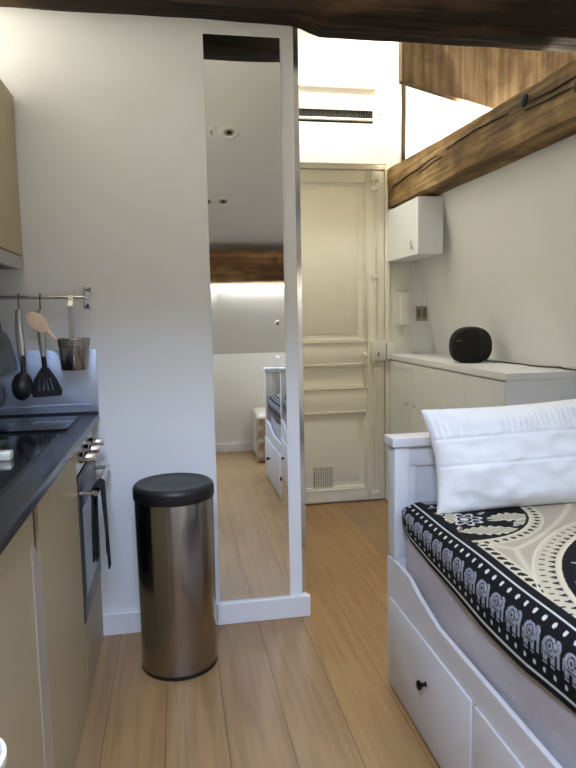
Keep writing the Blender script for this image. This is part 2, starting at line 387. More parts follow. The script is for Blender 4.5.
# ------------------------------------------------------------------ front door
dr = bpy.data.objects.new('door_1', None); dr.location = (.95, YD, 0); C.objects.link(dr); dr['kind'] = 'structure'
bm = bmesh.new(); yf = YD-.012
box(bm, .56, 1.318, yf, YD, .012, 2.095)
for z0, z1 in ((.012,.085),(.60,.742),(.905,1.035),(2.03,2.095)): box(bm, .661, 1.204, yf-.014, yf, z0, z1, .003)
box(bm, 1.205, 1.318, yf-.014, yf, .012, 2.095, .003); box(bm, .56, .66, yf-.014, yf, .012, 2.095, .003)
for z0, z1 in ((.085,.60),(.742,.905),(1.035,2.03)):       # mouldings round each panel
    for i, q in enumerate((.0,.013)):
        wdt, pr = .012, .022-.010*i
        box(bm, .66+q, 1.205-q, yf-pr, yf, z0+q, z0+q+wdt, .003); box(bm, .66+q, 1.205-q, yf-pr, yf, z1-q-wdt, z1-q, .003)
        box(bm, 1.205-q-wdt, 1.205-q, yf-pr, yf, z0+q, z1-q, .003); box(bm, .66+q, .66+q+wdt, yf-pr, yf, z0+q, z1-q, .003)
    m_ = .06
    if z1-z0 > .3: box(bm, .66+m_, 1.205-m_, yf-.006, yf, z0+m_, z1-m_, .003)
link('door_leaf', bm, M['doorpaint'], dr, 30)
bm = bmesh.new(); box(bm, 1.322, 1.352, YD-.035, YD, 0, 2.135, .004); box(bm, .50, 1.3215, YD-.035, YD, 2.10, 2.135, .004)
link('door_frame', bm, M['doorpaint'], dr, 30)
bm = bmesh.new(); yr = yf-.028
tube(bm, [(1.252,yr,.05),(1.252,yr,2.09)], .008, 10)
for zz in (.06,.49,.86,1.45,1.985): box(bm, 1.234, 1.27, yr-.012, yf-.014, zz-.014, zz+.014, .003)
box(bm, 1.228, 1.278, yr-.014, yf-.014, 2.03, 2.09, .004)
link('door_rod', bm, M['metalwhite'], dr, 40)
bm = bmesh.new(); box(bm, 1.218, 1.318, yf-.05, yf-.014, .915, 1.045, .005); box(bm, 1.322, 1.375, YD-.06, YD-.03, .925, 1.035, .005)
link('lock', bm, M['metalwhite'], dr, 40)
link('door_knob', lathe(bmesh.new(), [(0,-.055),(.014,-.053),(.019,-.042),(.015,-.03),(.008,-.024),(.008,0),(0,0)], (1.178,yf-.014,.958), 20, 1), M['metalwhite'], dr, 60)
link('keyhole', B(1.263,1.271,yf-.0515,yf-.05,.945,.972,.0004), M['blackslot'], dr)
link('vent_grille', B(.845,.972,yf-.012,yf,.108,.244,.002), M['grille'], dr)
struct('trim_6', B(1.356, 1.505, YD-.012, YD, 0, 1.85, .003), M['casing'])     # painted boarding between door and wall

# air-conditioning housing above the door
ac = thing('air_conditioner', 'white boxed air conditioning unit with a black slot above the front door', 'air conditioner', (.9, YD, 2.10))
bm = bmesh.new(); ya = 3.70; XA = 1.274
box(bm, .49, XA, ya+.02, YD, 2.138, 2.53); box(bm, .49, XA, ya, ya+.02, 2.092, 2.318); box(bm, .49, XA, ya, ya+.02, 2.392, 2.53); box(bm, 1.19, XA, ya, ya+.02, 2.318, 2.392)
link('housing', bm, M['plasticwhite'], ac)
link('ledge', B(.49, 1.20, ya-.03, ya+.02, 2.505, 2.545, .006), M['plasticwhite'], ac, 40)
link('louver', B(.49, 1.186, ya-.006, ya+.018, 2.334, 2.347, .003), M['plasticwhite'], ac, 40)
bm = bmesh.new(); box(bm, .49, 1.19, ya+.012, ya+.02, 2.318, 2.392)
link('outlet_slot', bm, M['blackslot'], ac)
bm = bmesh.new()
for k in range(46): box(bm, .50+k*.015, .503+k*.015, ya+.003, ya+.012, 2.35, 2.39)
link('grille', bm, pbr('slot_fins', (52,48,44), .6, var=.05), ac)
link('sensor', lathe(bmesh.new(), [(0,-.003),(.006,-.003),(.007,0),(0,0)], (1.236,ya,2.372), 12, 1), M['greyplate'], ac)

# ------------------------------------------------------------------ mirror
bm = bmesh.new()
mx0, mx1, mz0, mz1, bw, ym = .141, .4215, .088, 2.229, .024, YE-.006
O = [(mx0,ym-.0006,mz0),(mx1,ym-.0006,mz0),(mx1,ym-.0006,mz1),(mx0,ym-.0006,mz1)]
I = [(mx0+bw,ym,mz0+bw),(mx1-bw,ym,mz0+bw),(mx1-bw,ym,mz1-bw),(mx0+bw,ym,mz1-bw)]
K = [(p[0],YE,p[2]) for p in O]
vo, vi, vk = [[bm.verts.new(p) for p in q] for q in (O, I, K)]
bm.faces.new(vi)
for k in range(4):
    bm.faces.new([vo[k], vo[(k+1)%4], vi[(k+1)%4], vi[k]])
    f = bm.faces.new([vk[k], vk[(k+1)%4], vo[(k+1)%4], vo[k]]); f.material_index = 1
bmesh.ops.recalc_face_normals(bm, faces=bm.faces[:])
tag(link('wall_mirror', bm, [M['mirror'], M['mirroredge']]), 'tall narrow mirror with ground edges fixed to the white wall behind the steel bin', 'mirror')

# ------------------------------------------------------------------ kitchen
XF = -.31
wt = tag(link('worktop', B(XL, -.286, .2, YE-.001, .838, .866, .003), M['worktop'], None, 30), 'charcoal kitchen worktop along the left wall', 'worktop')
def kitchen_door(parent, y0, y1, z0, z1): return link('door', B(XF, XF+.019-.019+.0185, y0, y1, z0, z1, .0015), M['front'], parent)
XB = XF-.002
def unit(label, y0, y1, z0=.0, z1=.838):
    t = thing('base_cabinet', label, 'kitchen cabinet', (XF-.3, (y0+y1)/2, 0))
    bm = bmesh.new(); box(bm, XL+.003, XF-.019, y0, y1, z0, z1-.002); link('carcass', bm, M['frontgrey'], t); return t
t = unit('taupe base cabinet at the left edge under the worktop, nearest the camera', .22, 1.436)
link('door', B(XF-.018, XF, .80, 1.385, .0, .828, .0015), M['front'], t)
link('door', B(XF-.018, XF, .22, .796, .0, .828, .0015), M['front'], t)
bm = bmesh.new(); prism(bm, [(1.349,.0),(1.432,.0),(1.432,.672),(1.405,.69),(1.375,.735),(1.349,.745)], 0, XF-.004, XF+.003)
link('handle_strip', bm, M['alu'], t)
link('gap_shade_strip', B(XF-.019, XF-.008, 1.397, 1.436, .0, .828), M['darkgap'], t)  # dark brown fill paints the shade of the recessed door gap
t = unit('taupe base cabinet between the oven and the aluminium handle strip', 1.4365, 1.985)
link('door', B(XF-.018, XF, 1.4370, 1.983, .0, .828, .0015), M['front'], t)
t = unit('taupe drawer unit below the oven beside the end wall', 1.987, YE-.016, 0, .255)
link('drawer', B(XF-.018, XF, 1.989, YE-.016, .0, .25, .0015), M['front'], t)

ov = thing('oven', 'built-in steel and glass oven with three knobs at the end of the worktop', 'oven', (XF-.3, 2.2, .255))
link('body', B(XL+.02, XF-.02, 1.99, YE-.016, .256, .834), M['frontgrey'], ov)
cp = link('control_panel', B(XF-.02, XF, 1.989, YE-.016, .735, .834, .002), M['steel'], ov)
link('oven_door', B(XF-.02, XF+.004, 1.989, YE-.016, .262, .715, .004), M['ovenglass'], ov, 30)
link('door_strip', B(XF-.02, XF+.003, 1.989, YE-.016, .7155, .729, .001), M['blackplastic'], ov)
link('oven_window', B(XF+.004, XF+.0052, 2.03, YE-.06, .33, .62), M['blackglass'], ov)
for yy in (2.025, 2.15, 2.275):
    link('knob', lathe(bmesh.new(), [(0,0),(.017,0),(.017,.018),(.0135,.020),(.0135,.05),(.012,.053),(0,.053)], (XF,yy,.784), 20, 0), M['chrome'], ov, 40)
hd = link('handle', tube(bmesh.new(), [(XF+.052,1.992,.676),(XF+.052,2.365,.676)], .0085, 14), M['chrome'], ov, 50)
for yy in (2.004, 2.352):
    link('handle_post', tube(bmesh.new(), [(XF+.003,yy,.676),(XF+.052,yy,.676)], .0075, 12), M['chrome'], ov, 50)
# black towel folded over the handle
bm = bmesh.new()
def fold(y0, y1, prof, th):
    nseg = len(prof); rows = []
    for j, (x, z) in enumerate(prof):
        rows.append([(x, y0+(y1-y0)*k/6 + .002*math.sin(5*k+j), z + .001*math.sin(3*k)) for k in range(7)])
    fr = [[bm.verts.new(p) for p in r] for r in rows]
    for a in range(nseg-1):
        for k in range(6): bm.faces.new([fr[a][k], fr[a][k+1], fr[a+1][k+1], fr[a+1][k]])
xh, zh = XF+.052, .676
def over(front, back, r=.013, spread=.0):
    p = [(xh+r+spread, zh-front), (xh+r+spread*.6, zh-front*.5), (xh+r, zh-.01)]
    p += [(xh+r*math.cos(a), zh+r*math.sin(a)) for a in [math.pi*k/8 for k in range(9)]]
    p += [(xh-r, zh-.02), (xh-r-.004, zh-back*.5), (xh-r-.006, zh-back)]
    return p
fold(2.018, 2.065, over(.255,.23,.0145,.012), .004); fold(2.075, 2.13, over(.225,.25,.012,.004), .004)
tw = link('tea_towel', bm, M['towel'], None, 60)
s = tw.modifiers.new('thick', 'SOLIDIFY'); s.thickness = .005; s.offset = 0
tag(tw, 'black tea towel folded over the oven handle', 'towel')

# hob, sink, small steel dish
bm = bmesh.new(); prism(bm, [(-.80,2.06),(-.352,2.06),(-.343,2.08),(-.343,2.32),(-.352,2.335),(-.80,2.335)], 2, .866, .872)
hob = thing('hob', 'dark glass hob set on the worktop below the splashback', 'hob', (-.57,2.2,.866)); link('glass', bm, M['blackglass'], hob)
bm = bmesh.new()
for cx_, cy_, r_ in ((-.46,2.2,.075),(-.67,2.2,.085)): lathe(bm, [(r_-.002,.0002),(r_,.0002)], (cx_,cy_,.8721), 40)
link('ring', bm, M['greyplate'], hob)
sk = thing('sink', 'black composite kitchen sink with a steel bowl at the left edge', 'sink', (-.58,1.6,.866))
bm = bmesh.new()
x0,x1,y0,y1 = -.80,-.352,1.20,1.945; bx0,bx1,by0,by1 = -.76,-.475,1.62,1.92
def rim(bm, z):
    ou = [(x0,y0),(x1,y0),(x1,y1),(x0,y1)]; inn = [(bx0,by0),(bx1,by0),(bx1,by1),(bx0,by1)]
    a = [bm.verts.new((*p,z)) for p in ou]; b_ = [bm.verts.new((*p,z)) for p in inn]
    for k in range(4): bm.faces.new([a[k],a[(k+1)%4],b_[(k+1)%4],b_[k]])
    return a, b_
ta, tb = rim(bm, .876); ba, bb = rim(bm, .866)
for k in range(4):
    bm.faces.new([ba[k],ba[(k+1)%4],ta[(k+1)%4],ta[k]]); bm.faces.new([tb[k],tb[(k+1)%4],bb[(k+1)%4],bb[k]])
bmesh.ops.recalc_face_normals(bm, faces=bm.faces[:])
link('rim', bm, M['blackgloss'], sk)
bm = bmesh.new(); bt = [bm.verts.new(p) for p in ((bx0+.001,by0+.001,.872),(bx1-.001,by0+.001,.872),(bx1-.001,by1-.001,.872),(bx0+.001,by1-.001,.872))]
bb_ = [bm.verts.new(p) for p in ((bx0+.02,by0+.02,.867),(bx1-.02,by0+.02,.867),(bx1-.02,by1-.02,.867),(bx0+.02,by1-.02,.867))]
bm.faces.new(bb_)
for k in range(4): bm.faces.new([bt[k],bt[(k+1)%4],bb_[(k+1)%4],bb_[k]])
bmesh.ops.recalc_face_normals(bm, faces=bm.faces[:])
link('bowl', bm, M['steel'], sk)
tag(link('sponge_holder', B(-.465,-.400,1.60,1.632,.8762,.897,.003), pbr('satin_metal', (222,216,198), .3, .3, var=.02), None, 30), 'small shiny metal block standing on the black sink', 'sponge holder')

# splashback
sb = thing('splashback', 'steel splashback panel on the end wall behind the hob', 'splashback', (-.6, YE, .866))
link('panel', B(XL, -.286, YE-.010, YE, .866, 1.103, .002), M['splash'], sb, 30)
bm = bmesh.new(); prism(bm, [(YE-.010,.895),(YE-.010,.905),(YE-.013,.903),(YE-.013,.897)], 0, XL, -.31); link('lip', bm, M['splash'], sb)
link('seal', B(XL, -.288, YE-.015, YE-.010, .8662, .8735), M['blackplastic'], sb)

# wall cabinet and extractor
uc = thing('wall_cabinet', 'taupe wall cabinet high on the left above the worktop', 'kitchen cabinet', (-.7,1.4,1.44))
link('carcass', B(XL+.003, -.540, .4, YE-.002, 1.438, 1.985), M['frontgrey'], uc)
for a, b in ((1.84,YE-.002),(1.24,1.836),(.64,1.236)): link('door', B(-.539, -.520, a, b, 1.440, 1.988, .0015), M['front'], uc)
hdn = thing('extractor_hood', 'grey metal extractor strip under the taupe wall cabinet', 'extractor hood', (-.7,1.9,1.39))
link('housing', B(XL, -.545, 1.3, YE-.002, 1.395, 1.437), M['frontgrey'], hdn)
link('visor', B(-.545, -.518, 1.3, YE-.002, 1.392, 1.436, .003), M['steel'], hdn, 30)

# rail and what hangs on it
rl = thing('utensil_rail', 'steel rail fixed to the end wall above the splashback', 'utensil rail', (-.6,YE,1.29)); ry = YE-.045
link('rail', tube(bmesh.new(), [(XL+.01,ry,1.297),(-.303,ry,1.291)], .006, 12), M['chrome'], rl, 50)
bm = bmesh.new(); box(bm, -.322,-.292,YE-.004,YE,1.250,1.330,.001); box(bm, -.314,-.300,ry-.008,YE-.004,1.283,1.300,.002)
link('bracket', bm, M['chrome'], rl, 30)
for zz in (1.262,1.319): link('screw', lathe(bmesh.new(), [(0,-.003),(.003,-.003),(.004,0),(0,0)], (-.307,YE-.004,zz), 10, 1), M['bronze'], rl)
def s_hook(x, label):
    p = [(x,ry+.006,1.297),(x,ry+.003,1.304),(x,ry-.004,1.3055),(x,ry-.009,1.300),(x,ry-.010,1.285),(x,ry-.010,1.262),(x,ry-.012,1.250),(x,ry-.018,1.247),(x,ry-.022,1.253)]
    return tag(link('s_hook', tube(bmesh.new(), spline(p,3), .0026, 8), M['hooksteel'], None, 60), label, 'hook')
s_hook(-.462, 'steel hook on the rail holding the slotted turner')
s_hook(-.534, 'steel hook on the rail holding the black ladle')
s_hook(-.605, 'steel hook on the rail holding the grey pot holder')
yu = ry-.020
# slotted turner
t = thing('slotted_turner', 'black slotted turner with steel handle hanging from the rail', 'spatula', (-.462,yu,1.25))
bm = bmesh.new(); pts = [(-.462,yu,1.247),(-.462,yu-.003,1.19),(-.460,yu-.006,1.12),(-.458,yu-.004,1.07)]
sp = spline(pts, 5)
for i in range(len(sp)-1):
    pass
rs = [.009+.004*math.sin(math.pi*min(1,k/12)) for k in range(len(sp))]
tube(bm, sp, rs, 10); 
for v in bm.verts: v.co.y = yu+(v.co.y-yu)*.55
link('handle', bm, M['steel'], t, 60)
link('neck', tube(bmesh.new(), [(-.458,yu-.002,1.085),(-.457,yu-.002,1.03)], [.008,.009], 10), M['blackplastic'], t, 60)
bm = bmesh.new(); q = .0022
# blade with four slots, made of bars
zt, zb = 1.035, .945
def xe(z, s):   # outline half-width
    f = (zt-z)/(zt-zb); return .014+.040*min(1,f*1.25)**.8
prism(bm, [(-.457-.012,1.045),(-.457+.012,1.045),(-.457+.036,1.008),(-.457-.036,1.008)], 1, yu-q, yu+q)
edges = [-.054,-.030,-.020,-.009,.001,.012,.022,.054]
for a, b in ((-.054,-.030),(-.022,-.013),(-.006,.003),(.010,.019),(.026,.054)):
    prism(bm, [(-.457+a*.68,1.008),(-.457+b*.68,1.008),(-.455+b,.962),(-.455+a,.962)], 1, yu-q, yu+q)
prism(bm, [(-.455-.054,.963),(-.455+.054,.963),(-.455+.050,.943),(-.455-.046,.939)], 1, yu-q, yu+q)
link('blade', bm, M['blackplastic'], t, 30)
# ladle
t = thing('ladle', 'black ladle with steel handle hanging left of the slotted turner', 'ladle', (-.534,yu,1.25))
bm = bmesh.new(); sp = spline([(-.534,yu,1.250),(-.535,yu-.004,1.18),(-.531,yu-.007,1.11),(-.527,yu-.005,1.05)], 5)
tube(bm, sp, [.011+.003*math.sin(math.pi*k/(len(sp)-1)) for k in range(len(sp))], 10)
for v in bm.verts: v.co.y = yu+(v.co.y-yu)*.5
link('handle', bm, M['steel'], t, 60)
bm = bmesh.new(); tube(bm, [(-.526,yu-.006,1.09),(-.527,yu-.016,1.025)], [.006,.009], 10)
link('neck', bm, M['blackplastic'], t, 60)
bm = bmesh.new(); lathe(bm, [(.0,.034),(.022,.030),(.038,.016),(.045,0),(.043,0),(.036,.014),(.02,.027),(0,.030)], (0,0,0), 28)
for v in bm.verts: v.co = Matrix.Translation((-.530,yu-.030,.985)) @ Matrix.Rotation(R(72),4,'X') @ Matrix.Diagonal((.80,1.15,1,1)) @ v.co
link('bowl', bm, M['blackplastic'], t, 60)
# grey pot holder
def cushion(bm, outline, y, th, n=10):
    c = Vector((sum(p[0] for p in outline)/len(outline), 0, sum(p[1] for p in outline)/len(outline)))
    for sgn in (-1, 1):
        rows = []
        for k in range(n+1):
            f = k/n
            rows.append([bm.verts.new((c.x+(p[0]-c.x)*f, y+sgn*th*math.sqrt(max(0,1-f*f)), c.z+(p[1]-c.z)*f)) for p in outline])
        for a, b in zip(rows, rows[1:]):
            for k in range(len(outline)):
                try: bm.faces.new([a[k], a[(k+1)%len(outline)], b[(k+1)%len(outline)], b[k]])
                except ValueError: pass
    bmesh.ops.remove_doubles(bm, verts=bm.verts[:], dist=1e-5); bmesh.ops.recalc_face_normals(bm, faces=bm.faces[:]); return bm
bm = bmesh.new(); ou = [(p.x, p.z) for p in spline([(-.72,0,1.17),(-.66,0,1.192),(-.61,0,1.186),(-.575,0,1.163),(-.556,0,1.10),(-.551,0,1.055),(-.575,0,1.033),(-.64,0,1.01),(-.70,0,1.0),(-.735,0,1.09)],4)[:-1]]
ph = thing('pot_holder', 'grey quilted pot holder hanging at the left edge of the photo', 'pot holder', (-.63,yu,1.25))
link('pad', cushion(bm, ou, yu, .010), M['greyfab'], ph, 80)
link('loop', tube(bmesh.new(), spline([(-.61,yu,1.18),(-.606,yu,1.22),(-.605,yu+.002,1.2485),(-.60,yu,1.22),(-.595,yu,1.178)],4), .003, 8), M['greyfab'], ph, 80)
# long grey spoon rest hanging behind
s_hook(-.67, 'steel hook on the rail at the far left, mostly out of the photo')
t = thing('serving_spoon', 'dark serving spoon hanging below the grey pot holder', 'spoon', (-.625,yu+.022,1.25))
bm = bmesh.new(); tube(bm, spline([(-.668,ry-.017,1.249),(-.655,yu+.014,1.15),(-.63,yu+.016,1.03),(-.625,yu+.015,.97)],5), .005, 8); link('handle', bm, M['steel'], t, 60)
bm = bmesh.new(); ou = [(-.622+.024*math.cos(a), .955+.042*math.sin(a)) for a in [2*math.pi*k/24 for k in range(24)]]
link('bowl', cushion(bm, ou, yu+.013, .007), pbr('dark_grey_nylon', (62,66,72), .5, var=.05), t, 80)
# steel cup hanging on a strip hook, with wooden spoon
cu = thing('utensil_cup', 'brushed steel cup hanging from the rail by a flat steel hook', 'cup', (-.348,ry-.055,1.04)); cy_ = ry-.060
bm = bmesh.new(); lathe(bm, [(0,1.037),(.044,1.037),(.046,1.040),(.0515,1.118),(.054,1.120),(.0555,1.146),(.054,1.148),(.0525,1.146),(.050,1.118),(.0445,1.044),(0,1.044)], (-.348,cy_,0), 40)
link('cup_body', bm, M['steelv'], cu, 40)
bm = bmesh.new(); tx = .0085
strip = [(ry+.008,1.288),(ry+.0075,1.298),(ry,1.3008),(ry-.0075,1.298),(ry-.012,1.28),(ry-.030,1.262),(ry-.0335,1.245),(ry-.0335,1.10)]
for (a, b) in zip(strip, strip[1:]):
    d = Vector((b[0]-a[0], b[1]-a[1])).normalized(); nrm = Vector((-d.y, d.x))*.0008
    x_ = -.362 if a[1] > 1.26 else -.357
    prism(bm, [(a[0]+nrm.x,a[1]+nrm.y),(a[0]-nrm.x,a[1]-nrm.y),(b[0]-nrm.x,b[1]-nrm.y),(b[0]+nrm.x,b[1]+nrm.y)], 0, -.358-tx, -.358+tx)
bmesh.ops.translate(bm, verts=bm.verts[:], vec=(0,.0235-.0235,0))
link('hanger', bm, M['chrome'], cu)
ws = thing('wooden_spoon', 'wooden spoon leaning out of the hanging steel cup', 'spoon', (-.36,cy_,1.05))
p0, p1, p2 = Vector((-.330,cy_,1.052)), Vector((-.432,cy_-.012,1.176)), Vector((-.487,cy_-.016,1.232))
link('handle', tube(bmesh.new(), [p0, p1], [.0045,.0065], 10), M['beech'], ws, 60)
bm = bmesh.new(); d = (p2-p1).normalized(); sd = Vector((d.z,0,-d.x))
ctr = p1+d*.040
ou3 = [(a, .045*math.cos(a), .0265*math.sin(a)*(1+.12*math.cos(a))) for a in [2*math.pi*k/28 for k in range(28)]]
for sgn, th in ((-1,-.003),(1,.010)):
    rows = []
    for k in range(9):
        f = k/8; rows.append([bm.verts.new(ctr+d*u*f+sd*v*f+Vector((0,1,0))*(th*(1-f*f))) for _,u,v in ou3])
    for a, b in zip(rows, rows[1:]):
        for k in range(28):
            try: bm.faces.new([a[k],a[(k+1)%28],b[(k+1)%28],b[k]])
            except ValueError: pass
bmesh.ops.remove_doubles(bm, verts=bm.verts[:], dist=1e-5); bmesh.ops.recalc_face_normals(bm, faces=bm.faces[:])
link('spoon_bowl', bm, M['beech'], ws, 80)

# ------------------------------------------------------------------ bin
tb_ = thing('trash_bin', 'tall round brushed steel bin with a black lid beside the mirror', 'bin', (-.022,2.178,0)); bc = (-.022,2.178,0)
link('body', lathe(bmesh.new(), [(0,.012),(.128,.012),(.131,.014),(.135,.60),(.133,.604),(0,.604)], bc, 72), M['steelv'], tb_, 40)
link('base_ring', lathe(bmesh.new(), [(0,0),(.131,0),(.133,.004),(.132,.013),(0,.013)], bc, 72), M['blackplastic'], tb_, 40)
link('lid', lathe(bmesh.new(), [(0,.600),(.136,.600),(.1385,.604),(.1385,.634),(.136,.643),(.128,.650),(.122,.6505),(.118,.649),(.06,.651),(0,.652)], bc, 72), M['blackplastic'], tb_, 50)
# white rimmed container at the bottom left corner
wb = tag(link('white_container', lathe(bmesh.new(), [(0,0),(.040,0),(.042,.004),(.047,.742),(.052,.754),(.052,.762),(.048,.764),(.045,.758),(.043,.742),(.038,.01),(0,.01)], (-.2405,.655,0), 40), M['plasticwhite'], None, 40),
         'white round-rimmed tall container cut off by the bottom left corner', 'container')

# ------------------------------------------------------------------ white furniture on the right
sc_ = thing('sideboard', 'long white cabinet against the right wall behind the bed', 'cabinet', (1.52,3.16,0))
cx0, cy0, cy1 = 1.351, 2.42, 3.893
def dep(z): return xw(z)-.004
bm = bmesh.new(); prism(bm, [(cx0+.02,.0),(dep(.93)-.0,.0),(dep(.93),.924),(cx0+.02,.924)], 1, cy0+.012, cy1); link('carcass', bm, M['white'], sc_)
bm = bmesh.new(); prism(bm, [(cx0-.002,.9265),(dep(.9265),.9265),(dep(.955),.955),(cx0-.002,.955)], 1, cy0, cy1); link('top', bm, M['white'], sc_)
bm = bmesh.new(); box(bm, cx0, dep(.93), cy0, cy0+.0115, .0, .9255, .001); link('side_panel', bm, M['white'], sc_)
ye = [cy0+.016, 2.82, 3.15, 3.49, cy1]
for k, (a, b) in enumerate(zip(ye, ye[1:])):
    d_ = link('door', B(cx0+.001, cx0+.019, a+.0012, b-.0012, .06, .918, .001), M['white'], sc_)
    kx = b-.06 if k % 2 == 0 else a+.06
    link('knob', lathe(bmesh.new(), [(0,-.022),(.008,-.021),(.009,-.016),(.005,-.012),(.004,0),(0,0)], (cx0+.001,kx,.68), 14, 0), M['steel'], d_, 50)
link('plinth', B(cx0+.012, cx0+.02, cy0+.012, cy1, 0, .058), M['white'], sc_)

wc = thing('meter_cabinet', 'small white wall cupboard tucked under the beam beside the front door', 'cabinet', (1.41,3.63,1.535))
ux0, ux1, uy0, uy1, uz0, uz1 = 1.333, 1.479, 3.358, 3.896, 1.537, 1.846
link('body', B(ux0+.017, ux1, uy0, uy1, uz0, uz1, .001), M['white'], wc)
d_ = link('door', B(ux0, ux0+.0165, uy0, uy1, uz0+.001, uz1-.001, .001), M['white'], wc)
bm = bmesh.new(); box(bm, ux0-.006, ux0, 3.432, 3.458, 1.568, 1.592, .002); box(bm, ux0-.012, ux0-.004, 3.441, 3.449, 1.575, 1.618, .002)
link('latch', bm, M['chrome'], d_, 30)

# speaker
spk = thing('speaker', 'black rounded loudspeaker standing on the white sideboard', 'speaker', (1.506,3.05,.955)); SC = Vector((1.496,3.05,1.048))
bm = bmesh.new(); bmesh.ops.create_uvsphere(bm, u_segments=48, v_segments=32, radius=1)
for v in bm.verts:
    x, y, z = v.co; r = 2.4
    n_ = (abs(x)**r+abs(y)**r+abs(z)**r)**(1/r); p = Vector((x,y,z))/n_
    p = Vector((p.x*.106, p.y*.092, p.z*.098))
    if p.y < -.045: p.y = -.045+(p.y+.045)*.35
    if p.z < -.078: p.z = -.078
    v.co = SC+Matrix.Rotation(R(-12),3,'Z') @ p + Vector((0,0,-.0065))
link('body', bm, M['blackmesh'], spk, 180)
bm = bmesh.new(); bmesh.ops.create_cone(bm, cap_ends=True, segments=36, radius1=.055, radius2=.058, depth=.008)
for v in bm.verts: v.co += Vector((SC.x,SC.y,.959))
link('base', bm, M['blackplastic'], spk)
rotS = Matrix.Rotation(R(-12),3,'Z')
bm = bmesh.new(); box(bm, -.012,.012,-.002,.0,-.0022,.0022); 
for v in bm.verts: v.co = SC+rotS @ (v.co+Vector((-.070,-.0545,.022)))
link('badge', bm, M['greyplate'], spk)
bm = bmesh.new()
for k in range(5):
    pass
lathe(bm, [(.0895,-.001),(.092,.0015),(.0945,-.001)], (0,0,0), 48, 0)
for v in bm.verts:
    p = v.co; v.co = SC+rotS @ Vector((.032+p.x, p.y*.965, p.z*1.0-.006))
    v.co.z = max(v.co.z, .9575)
link('seam', bm, M['blackplastic'], spk)
zc = .959
cab = [(1.585,3.09,.962),(1.61,3.06,zc),(1.625,2.98,zc),(1.63,2.90,zc),(1.645,2.82,zc),(1.640,2.75,zc),(1.632,2.70,zc),(1.655,2.62,.9595),(1.670,2.55,.962),(1.671,2.50,zc),(1.672,2.44,zc),(1.673,2.418,.950),(1.674,2.408,.90),(1.69,2.40,.6),(1.70,2.395,.2),(1.70,2.39,.004)]
tag(link('power_cord', tube(bmesh.new(), spline(cab,6), .0032, 8), M['rubber'], None, 80), 'thin black cord trailing from the speaker along the sideboard', 'cord')

# intercom, sensor, switch on the door wall
ic = thing('intercom', 'white door intercom handset on the wall beside the front door', 'intercom', (1.45,YD-.012,1.13)); yi = YD-.012
link('base', B(1.405,1.495,yi-.018,yi,1.13,1.355,.004), M['plasticwhite'], ic, 30)
link('handset', B(1.412,1.470,yi-.046,yi-.018,1.135,1.350,.010,3), M['plasticwhite'], ic, 40)
link('cord', tube(bmesh.new(), spline([(1.44,yi-.03,1.14),(1.442,yi-.025,1.09),(1.432,yi-.02,1.062),(1.425,yi-.02,1.09),(1.43,yi-.012,1.135)],5), .004, 8), M['plasticwhite'], ic, 80)
ch = thing('door_chime', 'small pale square box on the wall above the intercom', 'chime', (1.44,yi,1.36))
link('frame', B(1.403,1.475,yi-.012,yi,1.362,1.428,.003), M['plasticwhite'], ch, 30)
link('button', B(1.425,1.453,yi-.018,yi-.012,1.378,1.410,.003), M['casing'], ch, 30)
sw = thing('light_switch', 'grey double light switch on the wall between intercom and speaker', 'switch', (1.60,YD,1.21))
link('plate', B(1.538,1.614,YD-.008,YD,1.163,1.257,.002), M['greyplate'], sw, 30)
for xx in (1.557,1.594):
    bm = bmesh.new(); lathe(bm, [(0,-.004),(.011,-.003),(.013,0)], (0,0,0), 20, 1)
    for v in bm.verts: v.co = Vector((xx+v.co.x, YD-.008+v.co.y, 1.21+v.co.z*2.4))
    link('rocker', bm, M['greyrocker'], sw, 60)

# ------------------------------------------------------------------ bed
X0, X1, Y0, Y1 = .656, 1.49, .12, 1.912
bd = thing('daybed', 'white wooden daybed with drawers along the right wall', 'bed', ((X0+X1)/2,(Y0+Y1)/2,0))
def rail_top(y):
    ys = [Y0, Y0+.07, Y0+.12, Y0+.19, Y0+.265, Y0+.40, Y1-.40, Y1-.265, Y1-.19, Y1-.12, Y1-.07, Y1]
    zs_ = [.431,.437,.438,.435,.410,.382,.382,.410,.435,.438,.437,.431]
    return float(np.interp(y, ys, zs_))
yy = [Y0+(Y1-Y0)*k/90 for k in range(91)]
bm = bmesh.new(); prism(bm, [(Y0,.012)]+[(Y1,.012)]+[(y,rail_top(y)) for y in yy[::-1]], 0, X0, X0+.013)
o = link('front_panel', bm, M['bedwhite'], bd)
bv = o.modifiers.new('soft','BEVEL'); bv.width = .003; bv.segments = 2; bv.limit_method = 'ANGLE'; bv.angle_limit = R(60)
for a, b in ((1.304,1.876),(.717,1.284),(.13,.697)):
    d_ = link('drawer', B(X0-.007, X0, a, b, .016, .306, .002), M['bedwhite'], bd, 30)
    link('knob', lathe(bmesh.new(), [(0,.026),(.010,.0255),(.0135,.022),(.0125,.017),(.006,.013),(.005,.004),(.008,0),(0,0)], (0,0,0), 20, 0), M['bronze'], d_, 50)
    k = bpy.data.objects[[c for c in d_.children][-1].name]
    ky = (a+b)/2-.022
    for v in k.data.vertices: v.co = Vector((X0-.007-v.co.x, ky+v.co.y, .190+v.co.z))
